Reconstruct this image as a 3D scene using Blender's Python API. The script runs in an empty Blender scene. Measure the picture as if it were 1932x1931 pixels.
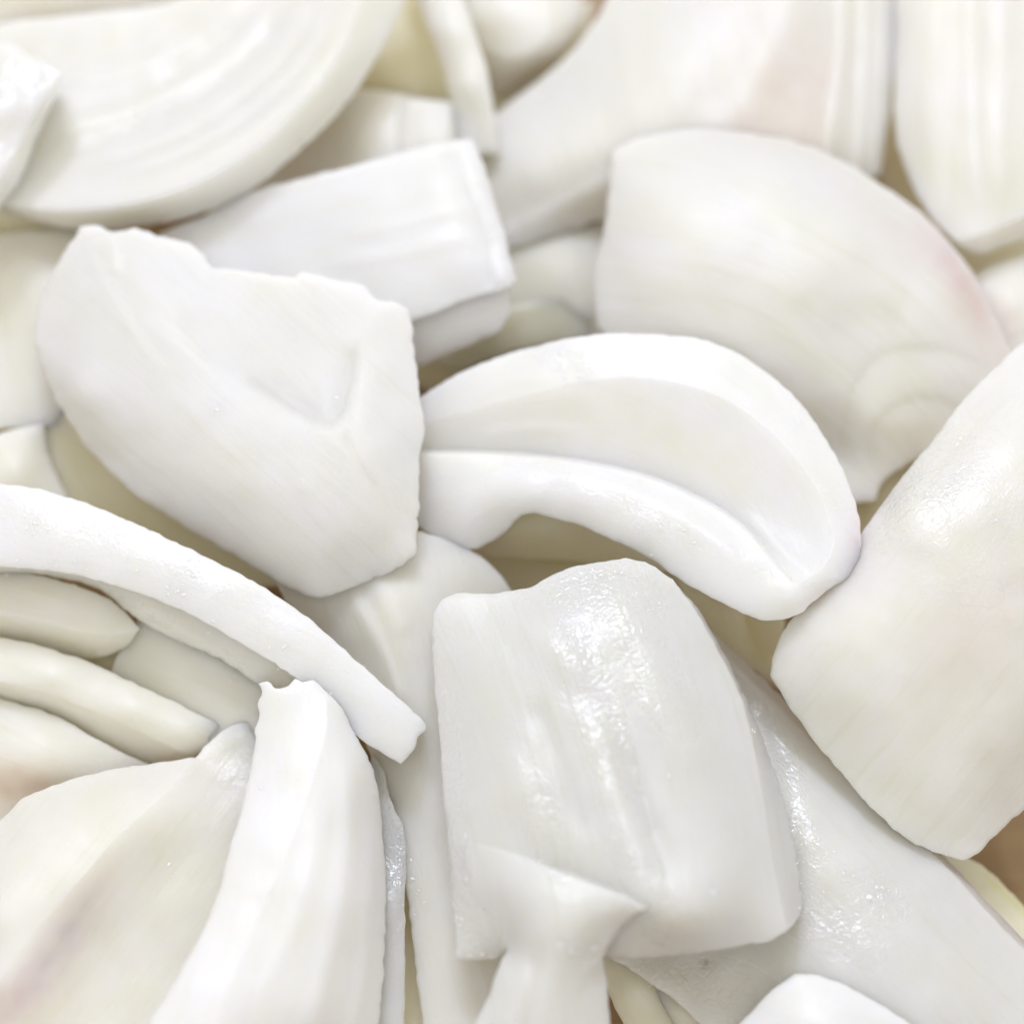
import bpy, math, random
import numpy as np
from mathutils import Vector, noise
from mathutils.geometry import delaunay_2d_cdt

# ---------------------------------------------------------------- scale: 1 u = 1/1932 of a 12 cm wide field
S = 0.12 / 1932.0
sc = bpy.context.scene
col = sc.collection

# ---------------------------------------------------------------- camera
TILT = math.radians(24)
FOV = math.radians(32)
DIST = 966.0 / math.tan(FOV / 2)
H0 = 430.0
fwd = np.array([0.0, math.sin(TILT), -math.cos(TILT)])
upv = np.array([0.0, math.cos(TILT), math.sin(TILT)])
cam_pos = np.array([0.0, 0.0, H0]) - fwd * DIST          # in u
cd = bpy.data.cameras.new('camera')
cam = bpy.data.objects.new('camera', cd)
col.objects.link(cam)
cam.location = Vector(cam_pos * S)
cam.rotation_euler = (TILT, 0, 0)
cd.sensor_fit = 'HORIZONTAL'
cd.angle = FOV
cd.clip_start = 0.005
cd.clip_end = 20
cd.dof.use_dof = True
cd.dof.focus_distance = (DIST - 170) * S
cd.dof.aperture_fstop = 8.0
sc.camera = cam

# ---------------------------------------------------------------- world and lamps
w = bpy.data.worlds.new('World')
sc.world = w
w.use_nodes = True
bg = w.node_tree.nodes['Background']
bg.inputs[0].default_value = (0.985, 0.955, 0.91, 1)
bg.inputs[1].default_value = 0.80

def area(name, loc, target, size, power, colr, sy=None):
    ld = bpy.data.lights.new(name, 'AREA')
    ld.energy = power
    ld.color = colr
    if sy:
        ld.shape = 'RECTANGLE'; ld.size = size; ld.size_y = sy
    else:
        ld.shape = 'SQUARE'; ld.size = size
    o = bpy.data.objects.new(name, ld)
    col.objects.link(o)
    o.location = loc
    d = Vector(target) - Vector(loc)
    o.rotation_euler = d.to_track_quat('-Z', 'Y').to_euler()
    return o
area('window_light', (-0.13, 0.75, 1.05), (0, 0, 0.02), 0.24, 6.0, (0.80, 0.85, 1.03), 0.22)
area('glint_lamp', (0.10, 0.50, 1.0), (0, 0, 0.02), 0.06, 1.6, (0.90, 0.93, 1.0))  # small unseen lamp added for pin glints on the wet flesh

sc.view_settings.view_transform = 'Standard'
sc.view_settings.look = 'None'
sc.view_settings.exposure = -0.08
sc.view_settings.gamma = 1.0
sc.cycles.max_bounces = 9
sc.cycles.diffuse_bounces = 6
sc.cycles.glossy_bounces = 4
sc.cycles.transmission_bounces = 8
sc.cycles.use_denoising = True
sc.cycles.use_adaptive_sampling = True
sc.cycles.adaptive_threshold = 0.02
sc.cycles.sample_clamp_indirect = 8

def at(X, Y, Hh):
    """world points (m) seen at photo position X, Y (0..1932) and standing Hh u above the board"""
    X = np.asarray(X, float); Y = np.asarray(Y, float); Hh = np.asarray(Hh, float)
    dx = (X - 966.0) / DIST
    dy = (966.0 - Y) / DIST
    dirs = fwd[None, :] + dx[:, None] * np.array([1.0, 0, 0])[None, :] + dy[:, None] * upv[None, :]
    t = (Hh - cam_pos[2]) / dirs[:, 2]
    return (cam_pos[None, :] + dirs * t[:, None]) * S

# ---------------------------------------------------------------- materials
def nd(nt, t, **k):
    n = nt.nodes.new(t)
    for a, b in k.items():
        setattr(n, a, b)
    return n

def onion_material(name, base=(0.85, 0.82, 0.72), bump_f=1.0, sparkle=1.0, rough=0.25, streak=1.0, sss=1.0, trans=0.0, spec=0.5):
    m = bpy.data.materials.new(name)
    m.use_nodes = True
    nt = m.node_tree
    L = nt.links.new
    P = nt.nodes['Principled BSDF']
    at_ = nd(nt, 'ShaderNodeAttribute', attribute_name='fibre')      # (across, along, seed) in u
    tint = nd(nt, 'ShaderNodeAttribute', attribute_name='tint')
    # fibre streaks
    mp = nd(nt, 'ShaderNodeMapping'); mp.inputs['Scale'].default_value = (0.045, 0.0035, 1)
    L(at_.outputs['Vector'], mp.inputs['Vector'])
    ns = nd(nt, 'ShaderNodeTexNoise'); ns.inputs['Scale'].default_value = 1; ns.inputs['Detail'].default_value = 6; ns.inputs['Roughness'].default_value = 0.6
    L(mp.outputs[0], ns.inputs['Vector'])
    # soft blotches
    mp2 = nd(nt, 'ShaderNodeMapping'); mp2.inputs['Scale'].default_value = (0.011, 0.006, 1)
    L(at_.outputs['Vector'], mp2.inputs['Vector'])
    nb = nd(nt, 'ShaderNodeTexNoise'); nb.inputs['Scale'].default_value = 1; nb.inputs['Detail'].default_value = 4
    L(mp2.outputs[0], nb.inputs['Vector'])
    # base colour = base * (streaks) , then tint
    r1 = nd(nt, 'ShaderNodeMapRange'); r1.inputs['From Min'].default_value = 0.3; r1.inputs['From Max'].default_value = 0.7
    L(nb.outputs['Fac'], r1.inputs['Value'])
    c1 = nd(nt, 'ShaderNodeMix', data_type='RGBA')
    c1.inputs['A'].default_value = (base[0] * 0.975, base[1] * 0.98, base[2] * 0.945, 1)
    c1.inputs['B'].default_value = (base[0] * 1.02, base[1] * 1.015, base[2] * 1.05, 1)
    L(r1.outputs[0], c1.inputs['Factor'])
    r2 = nd(nt, 'ShaderNodeMapRange'); r2.inputs['From Min'].default_value = 0.55; r2.inputs['From Max'].default_value = 0.8
    r2.inputs['To Max'].default_value = 0.8 * streak
    L(ns.outputs['Fac'], r2.inputs['Value'])
    c2 = nd(nt, 'ShaderNodeMix', data_type='RGBA')
    c2.inputs['B'].default_value = (base[0] * 0.9, base[1] * 0.915, base[2] * 0.85, 1)
    L(r2.outputs[0], c2.inputs['Factor']); L(c1.outputs['Result'], c2.inputs['A'])
    c3 = nd(nt, 'ShaderNodeMix', data_type='RGBA', blend_type='MULTIPLY'); c3.inputs['Factor'].default_value = 1
    L(c2.outputs['Result'], c3.inputs['A']); L(tint.outputs['Color'], c3.inputs['B'])
    L(c3.outputs['Result'], P.inputs['Base Color'])
    # subsurface
    P.inputs['Subsurface Weight'].default_value = sss
    P.inputs['Subsurface Radius'].default_value = (1.0, 0.95, 0.80)
    P.inputs['Subsurface Scale'].default_value = 0.0058
    P.inputs['IOR'].default_value = 1.45
    P.inputs['Specular IOR Level'].default_value = spec
    P.inputs['Transmission Weight'].default_value = trans
    # wet film: fine wrinkles whose strength comes and goes in patches
    geo = nd(nt, 'ShaderNodeNewGeometry')
    mp3 = nd(nt, 'ShaderNodeMapping'); mp3.inputs['Scale'].default_value = (1 / S,) * 3
    L(geo.outputs['Position'], mp3.inputs['Vector'])
    nf = nd(nt, 'ShaderNodeTexNoise'); nf.inputs['Scale'].default_value = 0.065; nf.inputs['Detail'].default_value = 1.2; nf.inputs['Distortion'].default_value = 1.6
    L(mp3.outputs[0], nf.inputs['Vector'])
    nm = nd(nt, 'ShaderNodeTexNoise'); nm.inputs['Scale'].default_value = 0.009; nm.inputs['Detail'].default_value = 3
    L(mp3.outputs[0], nm.inputs['Vector'])
    rm = nd(nt, 'ShaderNodeMapRange'); rm.inputs['From Min'].default_value = 0.45; rm.inputs['From Max'].default_value = 0.68
    L(nm.outputs['Fac'], rm.inputs['Value'])
    r9 = nd(nt, 'ShaderNodeMapRange'); r9.inputs['From Min'].default_value = 0.3; r9.inputs['From Max'].default_value = 0.6
    r9.inputs['To Min'].default_value = 0.35
    L(nm.outputs['Fac'], r9.inputs['Value'])
    wm = nd(nt, 'ShaderNodeMath', operation='MULTIPLY'); L(r9.outputs[0], wm.inputs[0]); L(tint.outputs['Alpha'], wm.inputs[1])
    mulm = nd(nt, 'ShaderNodeMath', operation='MULTIPLY_ADD'); mulm.inputs[1].default_value = 0.6 * sparkle; mulm.inputs[2].default_value = 0.10
    L(wm.outputs[0], mulm.inputs[0])
    # sparse beads of juice
    vo = nd(nt, 'ShaderNodeTexVoronoi'); vo.inputs['Scale'].default_value = 0.05
    L(mp3.outputs[0], vo.inputs['Vector'])
    rv = nd(nt, 'ShaderNodeMapRange', interpolation_type='SMOOTHSTEP'); rv.inputs['From Min'].default_value = 0.16; rv.inputs['From Max'].default_value = 0.0
    L(vo.outputs['Distance'], rv.inputs['Value'])
    sepc = nd(nt, 'ShaderNodeSeparateColor'); L(vo.outputs['Color'], sepc.inputs[0])
    gt = nd(nt, 'ShaderNodeMath', operation='GREATER_THAN'); gt.inputs[1].default_value = 0.80
    L(sepc.outputs[0], gt.inputs[0])
    mb = nd(nt, 'ShaderNodeMath', operation='MULTIPLY'); L(rv.outputs[0], mb.inputs[0]); L(gt.outputs[0], mb.inputs[1])
    mb2 = nd(nt, 'ShaderNodeMath', operation='MULTIPLY'); L(mb.outputs[0], mb2.inputs[0]); L(wm.outputs[0], mb2.inputs[1])
    # bumps chained
    b1 = nd(nt, 'ShaderNodeBump'); b1.inputs['Distance'].default_value = 6 * S; b1.inputs['Strength'].default_value = 0.55 * streak * bump_f
    L(ns.outputs['Fac'], b1.inputs['Height'])
    b2 = nd(nt, 'ShaderNodeBump'); b2.inputs['Distance'].default_value = 7.0 * S
    L(nf.outputs['Fac'], b2.inputs['Height']); L(mulm.outputs[0], b2.inputs['Strength']); L(b1.outputs[0], b2.inputs['Normal'])
    b3 = nd(nt, 'ShaderNodeBump'); b3.inputs['Distance'].default_value = 4.0 * S; b3.inputs['Strength'].default_value = 0.9 * sparkle
    L(mb2.outputs[0], b3.inputs['Height']); L(b2.outputs[0], b3.inputs['Normal'])
    L(b3.outputs[0], P.inputs['Normal'])
    rr = nd(nt, 'ShaderNodeMapRange'); rr.inputs['To Min'].default_value = rough; rr.inputs['To Max'].default_value = 0.13
    L(wm.outputs[0], rr.inputs['Value']); L(rr.outputs[0], P.inputs['Roughness'])
    rs = nd(nt, 'ShaderNodeMapRange'); rs.inputs['To Min'].default_value = spec; rs.inputs['To Max'].default_value = 1.0
    L(wm.outputs[0], rs.inputs['Value']); L(rs.outputs[0], P.inputs['Specular IOR Level'])
    # the film of juice
    L(wm.outputs[0], P.inputs['Coat Weight']); P.inputs['Coat Roughness'].default_value = 0.16; P.inputs['Coat IOR'].default_value = 1.5
    L(b2.outputs[0], P.inputs['Coat Normal'])
    return m

MAT = {
    'flesh': onion_material('onion_flesh', base=(0.885, 0.865, 0.765), rough=0.42, sparkle=1.0, spec=0.4),
    'cut': onion_material('onion_cut_face', base=(0.89, 0.885, 0.86), rough=0.40, sparkle=1.0, streak=0.6, spec=0.45),
    'wet': onion_material('onion_wet_inner', base=(0.86, 0.855, 0.80), rough=0.36, sparkle=1.0, spec=0.5, trans=0.10),
    'damp': onion_material('onion_damp_inner', base=(0.872, 0.862, 0.79), rough=0.38, sparkle=1.0, spec=0.45),
    'matte': onion_material('onion_matte_layer', base=(0.85, 0.838, 0.79), rough=0.45, sparkle=1.0, spec=0.35),
    'skin': onion_material('onion_outer_layer', base=(0.872, 0.858, 0.79), rough=0.38, sparkle=1.0, spec=0.4),
    'pale': onion_material('onion_shade_yellow', base=(0.90, 0.85, 0.64), rough=0.42, sparkle=1.0, spec=0.35),  # flesh for pieces in gaps, the yellow of shadows put into its colour
}

# ---------------------------------------------------------------- curves and sheets
H_AT = {}
def catmull(pts, step):
    """smooth curve through (x, y, h) rows, resampled about every step u"""
    p = np.array(pts, float)
    if len(p) == 2:
        n = max(2, int(np.hypot(*(p[1] - p[0])[:2]) / step) + 1)
        t = np.linspace(0, 1, n)[:, None]
        return p[0] * (1 - t) + p[1] * t
    e = np.vstack([2 * p[0] - p[1], p, 2 * p[-1] - p[-2]])
    out = []
    for i in range(1, len(e) - 2):
        a, b, c, d = e[i - 1], e[i], e[i + 1], e[i + 2]
        L_ = np.hypot(*(c - b)[:2])
        # centripetal-like tangents
        la = max(np.hypot(*(b - a)[:2]), 1e-3); lc = max(np.hypot(*(d - c)[:2]), 1e-3); lb = max(L_, 1e-3)
        m1 = ((b - a) / la * lb + (c - b) / lb * la) / (la + lb) * lb
        m2 = ((c - b) / lb * lc + (d - c) / lc * lb) / (lb + lc) * lb
        n = max(1, int(round(L_ / step)))
        for k in range(n):
            t = k / n
            t2, t3 = t * t, t * t * t
            out.append((2*t3-3*t2+1)*b + (t3-2*t2+t)*m1 + (-2*t3+3*t2)*c + (t3-t2)*m2)
    out.append(e[-2])
    return np.array(out)

def fill_h(pts, table):
    """rows (x, y) or (x, y, h): heights left out are filled in along the curve"""
    P = [(q[0], q[1], q[2] if len(q) > 2 and q[2] is not None else table.get((q[0], q[1]))) for q in pts]
    s = [0.0]
    for a, b in zip(P, P[1:]):
        s.append(s[-1] + math.hypot(b[0] - a[0], b[1] - a[1]))
    kx = [s[i] for i, q in enumerate(P) if q[2] is not None]
    kh = [q[2] for q in P if q[2] is not None]
    hs = np.interp(s, kx, kh)
    return [(q[0], q[1], float(h)) for q, h in zip(P, hs)]

def inside(poly, X, Y):
    px, py = poly[:, 0], poly[:, 1]
    res = np.zeros(len(X), bool)
    j = len(px) - 1
    for i in range(len(px)):
        c = (py[i] > Y) != (py[j] > Y)
        if c.any():
            xi = (px[j] - px[i]) * (Y - py[i]) / (py[j] - py[i] + 1e-12) + px[i]
            res ^= c & (X < xi)
        j = i
    return res

def tps(ctrl, lam=0.3):
    c = np.array(ctrl, float)
    # drop duplicates
    _, idx = np.unique(np.round(c[:, :2], 1), axis=0, return_index=True)
    c = c[np.sort(idx)]
    mu = c[:, :2].mean(0)
    q = (c[:, :2] - mu) / 100.0
    d = np.hypot(q[:, None, 0] - q[None, :, 0], q[:, None, 1] - q[None, :, 1])
    K = np.where(d > 0, d * d * np.log(d + 1e-12), 0) + lam * 0.01 * np.eye(len(q))
    P = np.column_stack([np.ones(len(q)), q])
    A = np.block([[K, P], [P.T, np.zeros((3, 3))]])
    w_ = np.linalg.solve(A + 1e-9 * np.eye(len(A)), np.concatenate([c[:, 2], [0, 0, 0]]))
    def f(X, Y):
        x = (X - mu[0]) / 100.0; y = (Y - mu[1]) / 100.0
        out = np.zeros(len(x))
        for s in range(0, len(x), 2000):
            xs, ys = x[s:s+2000], y[s:s+2000]
            d = np.hypot(xs[:, None] - q[None, :, 0], ys[:, None] - q[None, :, 1])
            out[s:s+2000] = (np.where(d > 0, d * d * np.log(d + 1e-12), 0)) @ w_[:-3] + w_[-3] + xs * w_[-2] + ys * w_[-1]
        return out
    return f

def seg_dist(X, Y, line):
    """distance, signed side and 0..1 run along a polyline for every point"""
    line = np.array(line, float)
    best = np.full(len(X), 1e9); side = np.zeros(len(X)); run = np.zeros(len(X))
    L_ = np.concatenate([[0], np.cumsum(np.hypot(*(np.diff(line[:, :2], axis=0).T)))])
    for i in range(len(line) - 1):
        a, b = line[i, :2], line[i + 1, :2]
        ab = b - a
        t = np.clip(((X - a[0]) * ab[0] + (Y - a[1]) * ab[1]) / (ab @ ab + 1e-9), 0, 1)
        dx = X - a[0] - t * ab[0]; dy = Y - a[1] - t * ab[1]
        d = np.hypot(dx, dy)
        m = d < best
        best = np.where(m, d, best)
        side = np.where(m, np.sign(ab[0] * (Y - a[1]) - ab[1] * (X - a[0])), side)
        run = np.where(m, (L_[i] + t * np.hypot(*ab)) / L_[-1], run)
    return best, side, run

def relief(X, Y, items):
    z = np.zeros(len(X))
    for it in items:
        kind, line = it[0], it[1]
        ln = catmull([(a, b, 0) for a, b in line], 12)
        d, s, r = seg_dist(X, Y, ln)
        fade = np.clip(np.minimum(r, 1 - r) / 0.18, 0, 1)
        fade = fade * fade * (3 - 2 * fade)
        if kind == 'ridge':                      # amp, width
            z += it[2] * np.exp(-(d / it[3]) ** 2) * fade
        elif kind == 'step':                     # amp on the right-hand side of the line, width of the step, reach
            sd = d * s
            z += it[2] * 0.5 * (1 + np.tanh(sd / it[3])) * np.exp(-(d / it[4]) ** 2) * np.clip(np.minimum(r, 1 - r) / 0.1, 0, 1)
    return z

SEED = [0]
def make_sheet(curves, regions, inner=(), thick=50, fillet=6, step=9, details=(), tints=(), grain=('lin', 0), wets=(), dh=0, under=5.0,
               soft=3, rough_edge=1.6, lump=3.0, lump_size=150.0):
    """a closed solid: a front surface built region by region between curves, a back 'thick' below it,
    rounded rims. curves: {name: rows}, regions: ['a b -c', ...]"""
    SEED[0] += 1
    seed = SEED[0] * 37.7
    table = {}
    for rows in curves.values():
        for q in rows:
            if len(q) > 2 and q[2] is not None:
                table[(q[0], q[1])] = q[2]
    cv = {}
    for n, rows in curves.items():
        cv[n] = catmull(fill_h(rows, table), step * 0.8)
    polys = []
    for rg in regions:
        pp = []
        for n in rg.split():
            c = cv[n[1:]][::-1] if n[0] == '-' else cv[n]
            pp.append(c[:-1])
        polys.append(np.vstack(pp))
    # gather constraint points
    V, E, HV = [], [], []
    key = {}
    def vid(p):
        k = (round(p[0], 1), round(p[1], 1))
        if k not in key:
            key[k] = len(V); V.append((p[0], p[1])); HV.append(p[2])
        return key[k]
    for c in cv.values():
        ids = [vid(p) for p in c]
        for a, b in zip(ids, ids[1:]):
            if a != b: E.append((a, b))
    allc = np.array(V)
    ncurve = len(V)
    xmin, ymin = allc.min(0); xmax, ymax = allc.max(0)
    gx, gy = np.meshgrid(np.arange(xmin, xmax, step), np.arange(ymin, ymax, step * 0.87))
    gx = gx + (np.arange(gx.shape[0])[:, None] % 2) * step * 0.5
    G = np.column_stack([gx.ravel(), gy.ravel()])
    # rim rings
    rings = []
    for pl in polys:
        nx = np.roll(pl, -1, 0) - np.roll(pl, 1, 0)
        nn = np.column_stack([-nx[:, 1], nx[:, 0]]); nn /= (np.hypot(nn[:, 0], nn[:, 1])[:, None] + 1e-9)
        area2 = np.sum(pl[:, 0] * np.roll(pl[:, 1], -1) - np.roll(pl[:, 0], -1) * pl[:, 1])
        if area2 < 0: nn = -nn
        for off in (fillet * 0.25, fillet * 0.7):
            rings.append(pl[:, :2] + nn * off)
    R = np.vstack(rings)
    cand = np.vstack([R, G])
    isring = np.arange(len(cand)) < len(R)
    ok = np.zeros(len(cand), bool)
    for pl in polys:
        ok |= inside(pl, cand[:, 0], cand[:, 1])
    cand = cand[ok]; isring = isring[ok]
    dmin = np.full(len(cand), 1e9)
    for s in range(0, len(allc), 200):
        a = allc[s:s+200]
        dmin = np.minimum(dmin, np.hypot(cand[:, None, 0] - a[None, :, 0], cand[:, None, 1] - a[None, :, 1]).min(1))
    keep = np.where(isring, dmin > fillet * 0.2, dmin > fillet * 0.95)
    cand = cand[keep]
    allv = [Vector(p) for p in V] + [Vector((float(a), float(b))) for a, b in cand]
    vv, ee, ff, ov, oe, of = delaunay_2d_cdt(allv, E, [], 0, 1e-3)
    VX = np.array([[p[0], p[1]] for p in vv])
    T = np.array([list(f) for f in ff if len(f) == 3])
    cen = VX[T].mean(1)
    reg = np.full(len(T), -1)
    for k, pl in enumerate(polys):
        m = inside(pl, cen[:, 0], cen[:, 1]) & (reg < 0)
        reg[m] = k
    T = T[reg >= 0]; reg = reg[reg >= 0]
    Hh = np.full(len(VX), np.nan)
    for i, o in enumerate(ov):
        for j in o:
            if j < ncurve: Hh[i] = HV[j]
    for k, pl in enumerate(polys):
        ins = [q for q in inner if inside(pl, np.array([q[0]], float), np.array([q[1]], float))[0]]
        ctrl = [tuple(p) for p in pl[::2]] + [tuple(q[:3]) for q in ins]
        f = tps(ctrl)
        ids = np.unique(T[reg == k])
        ids = ids[np.isnan(Hh[ids])]
        if len(ids): Hh[ids] = f(VX[ids, 0], VX[ids, 1])
    used = np.unique(T)
    remap = -np.ones(len(VX), int); remap[used] = np.arange(len(used))
    VX = VX[used]; Hh = Hh[used]; T = remap[T]
    Hh = np.where(np.isnan(Hh), np.nanmean(Hh), Hh)
    # boundary
    cnt = {}
    for t in T:
        for a, b in ((t[0], t[1]), (t[1], t[2]), (t[2], t[0])):
            cnt.setdefault((min(a, b), max(a, b)), []).append((a, b))
    bedges = [v[0] for v in cnt.values() if len(v) == 1]
    bset = np.array(sorted({a for e in bedges for a in e}))
    isb = np.zeros(len(VX), bool); isb[bset] = True
    # soften the creases
    nE = np.array(list(cnt.keys()))
    for _ in range(soft):
        acc = np.zeros(len(VX)); c_ = np.zeros(len(VX))
        np.add.at(acc, nE[:, 0], Hh[nE[:, 1]]); np.add.at(acc, nE[:, 1], Hh[nE[:, 0]])
        np.add.at(c_, nE[:, 0], 1); np.add.at(c_, nE[:, 1], 1)
        av = acc / np.maximum(c_, 1)
        Hh = np.where(isb, Hh, 0.5 * Hh + 0.5 * av)
    # distance to the rim
    B = VX[bset]
    d = np.full(len(VX), 1e9)
    for s in range(0, len(B), 200):
        a = B[s:s+200]
        d = np.minimum(d, np.hypot(VX[:, None, 0] - a[None, :, 0], VX[:, None, 1] - a[None, :, 1]).min(1))
    q = np.clip(fillet - d, 0, fillet)
    drop = fillet - np.sqrt(np.maximum(fillet * fillet - q * q, 0))
    if details:
        Hh = Hh + relief(VX[:, 0], VX[:, 1], details)
    lumps = np.array([noise.noise(Vector((x / lump_size, y / lump_size, seed))) + 0.45 * noise.noise(Vector((x / lump_size * 2.7, y / lump_size * 2.7, seed + 9))) for x, y in VX])
    Hh = Hh + lump * lumps * 1.6 + dh
    # uneven outline
    jit = np.array([[noise.noise(Vector((x / 22, y / 22, seed + 3))) + 0.5 * noise.noise(Vector((x / 8, y / 8, seed + 3))),
                     noise.noise(Vector((x / 22, y / 22, seed + 5))) + 0.5 * noise.noise(Vector((x / 8, y / 8, seed + 5)))] for x, y in VX])
    fall = np.exp(-d / 20.0)[:, None]
    VW = VX + jit * rough_edge * 1.6 * fall
    top = at(VW[:, 0], VW[:, 1], Hh - drop)
    bh = np.maximum(thick - drop, drop + 1.0)
    # the wall below the rim leans inward a little, so that the rim itself is the silhouette
    on = np.zeros((len(VX), 2))
    for a, b in bedges:
        ev = VX[b] - VX[a]
        nrm = np.array([ev[1], -ev[0]]) / (np.hypot(*ev) + 1e-9)
        on[a] += nrm; on[b] += nrm
    on /= (np.hypot(on[:, 0], on[:, 1])[:, None] + 1e-9)
    tri0 = VX[T[0]]
    if np.cross(tri0[1] - tri0[0], tri0[2] - tri0[0]) < 0: on = -on
    back = at(VW[:, 0] - on[:, 0] * under, VW[:, 1] - on[:, 1] * under, Hh - bh)
    n = len(VX)
    verts = np.vstack([top, back])
    faces = [tuple(int(i) for i in t) for t in T] + [tuple(int(i) + n for i in t[::-1]) for t in T]
    mid_of = {}
    extra = []
    for b in bset:
        mid_of[b] = 2 * n + len(extra)
        # belly of the wall a touch outward
        extra.append(at([VW[b, 0] - on[b, 0] * under * 0.4], [VW[b, 1] - on[b, 1] * under * 0.4], [Hh[b] - (drop[b] + bh[b]) * 0.5])[0])
    verts = np.vstack([verts, np.array(extra)])
    for a, b in bedges:
        a, b = int(a), int(b)
        faces.append((b, a, mid_of[a], mid_of[b]))
        faces.append((mid_of[b], mid_of[a], a + n, b + n))
    # fibre coordinates and tint
    allx = np.vstack([VX, VX, VX[bset]])
    if grain[0] == 'lin':
        an = math.radians(grain[1]); ca, sa = math.cos(an), math.sin(an)
        along = allx[:, 0] * ca + allx[:, 1] * sa
        across = -allx[:, 0] * sa + allx[:, 1] * ca
    else:
        dx = allx[:, 0] - grain[1]; dy = allx[:, 1] - grain[2]
        across = np.hypot(dx, dy); along = np.arctan2(dy, dx) * across.mean()
    fib = np.column_stack([across, along, np.full(len(allx), seed)])
    tn = np.ones((len(allx), 4))
    for (x, y, rx, ry, ang, colr, k) in tints:
        an = math.radians(ang); ca, sa = math.cos(an), math.sin(an)
        u = ((allx[:, 0] - x) * ca + (allx[:, 1] - y) * sa) / rx
        v = (-(allx[:, 0] - x) * sa + (allx[:, 1] - y) * ca) / ry
        nz = np.array([noise.noise(Vector((a / 30, b / 30, seed + 11))) for a, b in allx]) * 0.35
        g = np.exp(-(u * u + v * v)) * np.clip(1 + nz, 0, 1.5) * k
        g = np.clip(g, 0, 1)
        tn[:, :3] *= 1 - g[:, None] * (1 - np.array(colr)[None, :])
    wt = np.zeros(len(allx))
    for (x, y, rx, ry, ang, k) in wets:
        an = math.radians(ang); ca, sa = math.cos(an), math.sin(an)
        u = ((allx[:, 0] - x) * ca + (allx[:, 1] - y) * sa) / rx
        v = (-(allx[:, 0] - x) * sa + (allx[:, 1] - y) * ca) / ry
        wt = np.maximum(wt, k * np.clip(1.7 * np.exp(-(u * u + v * v)), 0, 1))
    tn[:, 3] = np.clip(wt, 0, 1)
    return verts, faces, fib, tn

KIND_CAT = 'onion piece'
def link_mesh(name, data, mat, origin, parent=None):
    verts, faces, fib, tn = data
    me = bpy.data.meshes.new(name)
    me.from_pydata([tuple(v - origin) for v in verts], [], faces)
    me.validate()
    import bmesh
    a = me.attributes.new('fibre', 'FLOAT_VECTOR', 'POINT'); a.data.foreach_set('vector', fib.astype(np.float32).ravel())
    c = me.attributes.new('tint', 'FLOAT_COLOR', 'POINT'); c.data.foreach_set('color', tn.astype(np.float32).ravel())
    bm = bmesh.new(); bm.from_mesh(me)
    bmesh.ops.recalc_face_normals(bm, faces=bm.faces)
    for f in bm.faces: f.smooth = True
    bm.to_mesh(me); bm.free()
    me.materials.append(MAT[mat])
    o = bpy.data.objects.new(name, me)
    col.objects.link(o)
    if parent: o.parent = parent
    else: o.location = Vector(origin)
    return o

def closed(rows):
    """split a closed outline at its corner rows (x, y, h, 1) into curves"""
    idx = [i for i, q in enumerate(rows) if len(q) > 3]
    if not idx: idx = [0]
    rows = rows[idx[0]:] + rows[:idx[0]]
    idx = [i - idx[0] for i in idx] + [len(rows)]
    rows = rows + [rows[0]]
    # heights once round the loop, so that curves without heights still get them
    full = fill_h([(q[0], q[1]) + ((q[2],) if len(q) > 2 and q[2] is not None else ()) for q in rows],
                  {(q[0], q[1]): q[2] for q in rows if len(q) > 2 and q[2] is not None})
    out = {}
    for k in range(len(idx) - 1):
        out['e%d' % k] = full[idx[k]:idx[k + 1] + 1]
    return out, [' '.join(out.keys())]

def piece(name, label, parts, group=None, category=KIND_CAT):
    """parts: list of (part_name or None, material, dict of sheet arguments)"""
    built = []
    for (pn, mat, kw) in parts:
        kw = dict(kw)
        if 'outline' in kw:
            cs, rg = closed(kw.pop('outline'))
            kw['curves'] = cs; kw['regions'] = rg
        built.append((pn, mat, make_sheet(**kw)))
    base = built[0][2][0]
    org = np.array([base[:, 0].mean(), base[:, 1].mean(), min(b[2][0][:, 2].min() for b in built)])
    if len(built) == 1:
        root = link_mesh(name, built[0][2], built[0][1], org)
    else:
        root = bpy.data.objects.new(name, None)
        col.objects.link(root)
        root.location = Vector(org)
        root.empty_display_size = 0.01
        for pn, mat, dt in built:
            link_mesh(pn, dt, mat, org, root)
    root['label'] = label
    root['category'] = category
    if group: root['group'] = group
    return root
# ---------------------------------------------------------------- the board under the heap
def board():
    m = bpy.data.materials.new('board_wood'); m.use_nodes = True
    nt = m.node_tree; P = nt.nodes['Principled BSDF']; L = nt.links.new
    tc = nd(nt, 'ShaderNodeTexCoord'); mp = nd(nt, 'ShaderNodeMapping'); mp.inputs['Scale'].default_value = (40, 400, 40)
    L(tc.outputs['Object'], mp.inputs['Vector'])
    n1 = nd(nt, 'ShaderNodeTexNoise'); n1.inputs['Scale'].default_value = 1; n1.inputs['Detail'].default_value = 5
    L(mp.outputs[0], n1.inputs['Vector'])
    r = nd(nt, 'ShaderNodeMix', data_type='RGBA'); r.inputs['A'].default_value = (0.30, 0.185, 0.085, 1); r.inputs['B'].default_value = (0.42, 0.28, 0.14, 1)
    L(n1.outputs['Fac'], r.inputs['Factor']); L(r.outputs['Result'], P.inputs['Base Color'])
    P.inputs['Roughness'].default_value = 0.5
    import bmesh
    bm = bmesh.new(); bmesh.ops.create_grid(bm, x_segments=2, y_segments=2, size=0.5)
    me = bpy.data.meshes.new('board_surface'); bm.to_mesh(me); bm.free(); me.materials.append(m)
    o = bpy.data.objects.new('board_surface', me); col.objects.link(o); o['kind'] = 'structure'
board()

N = None
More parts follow.
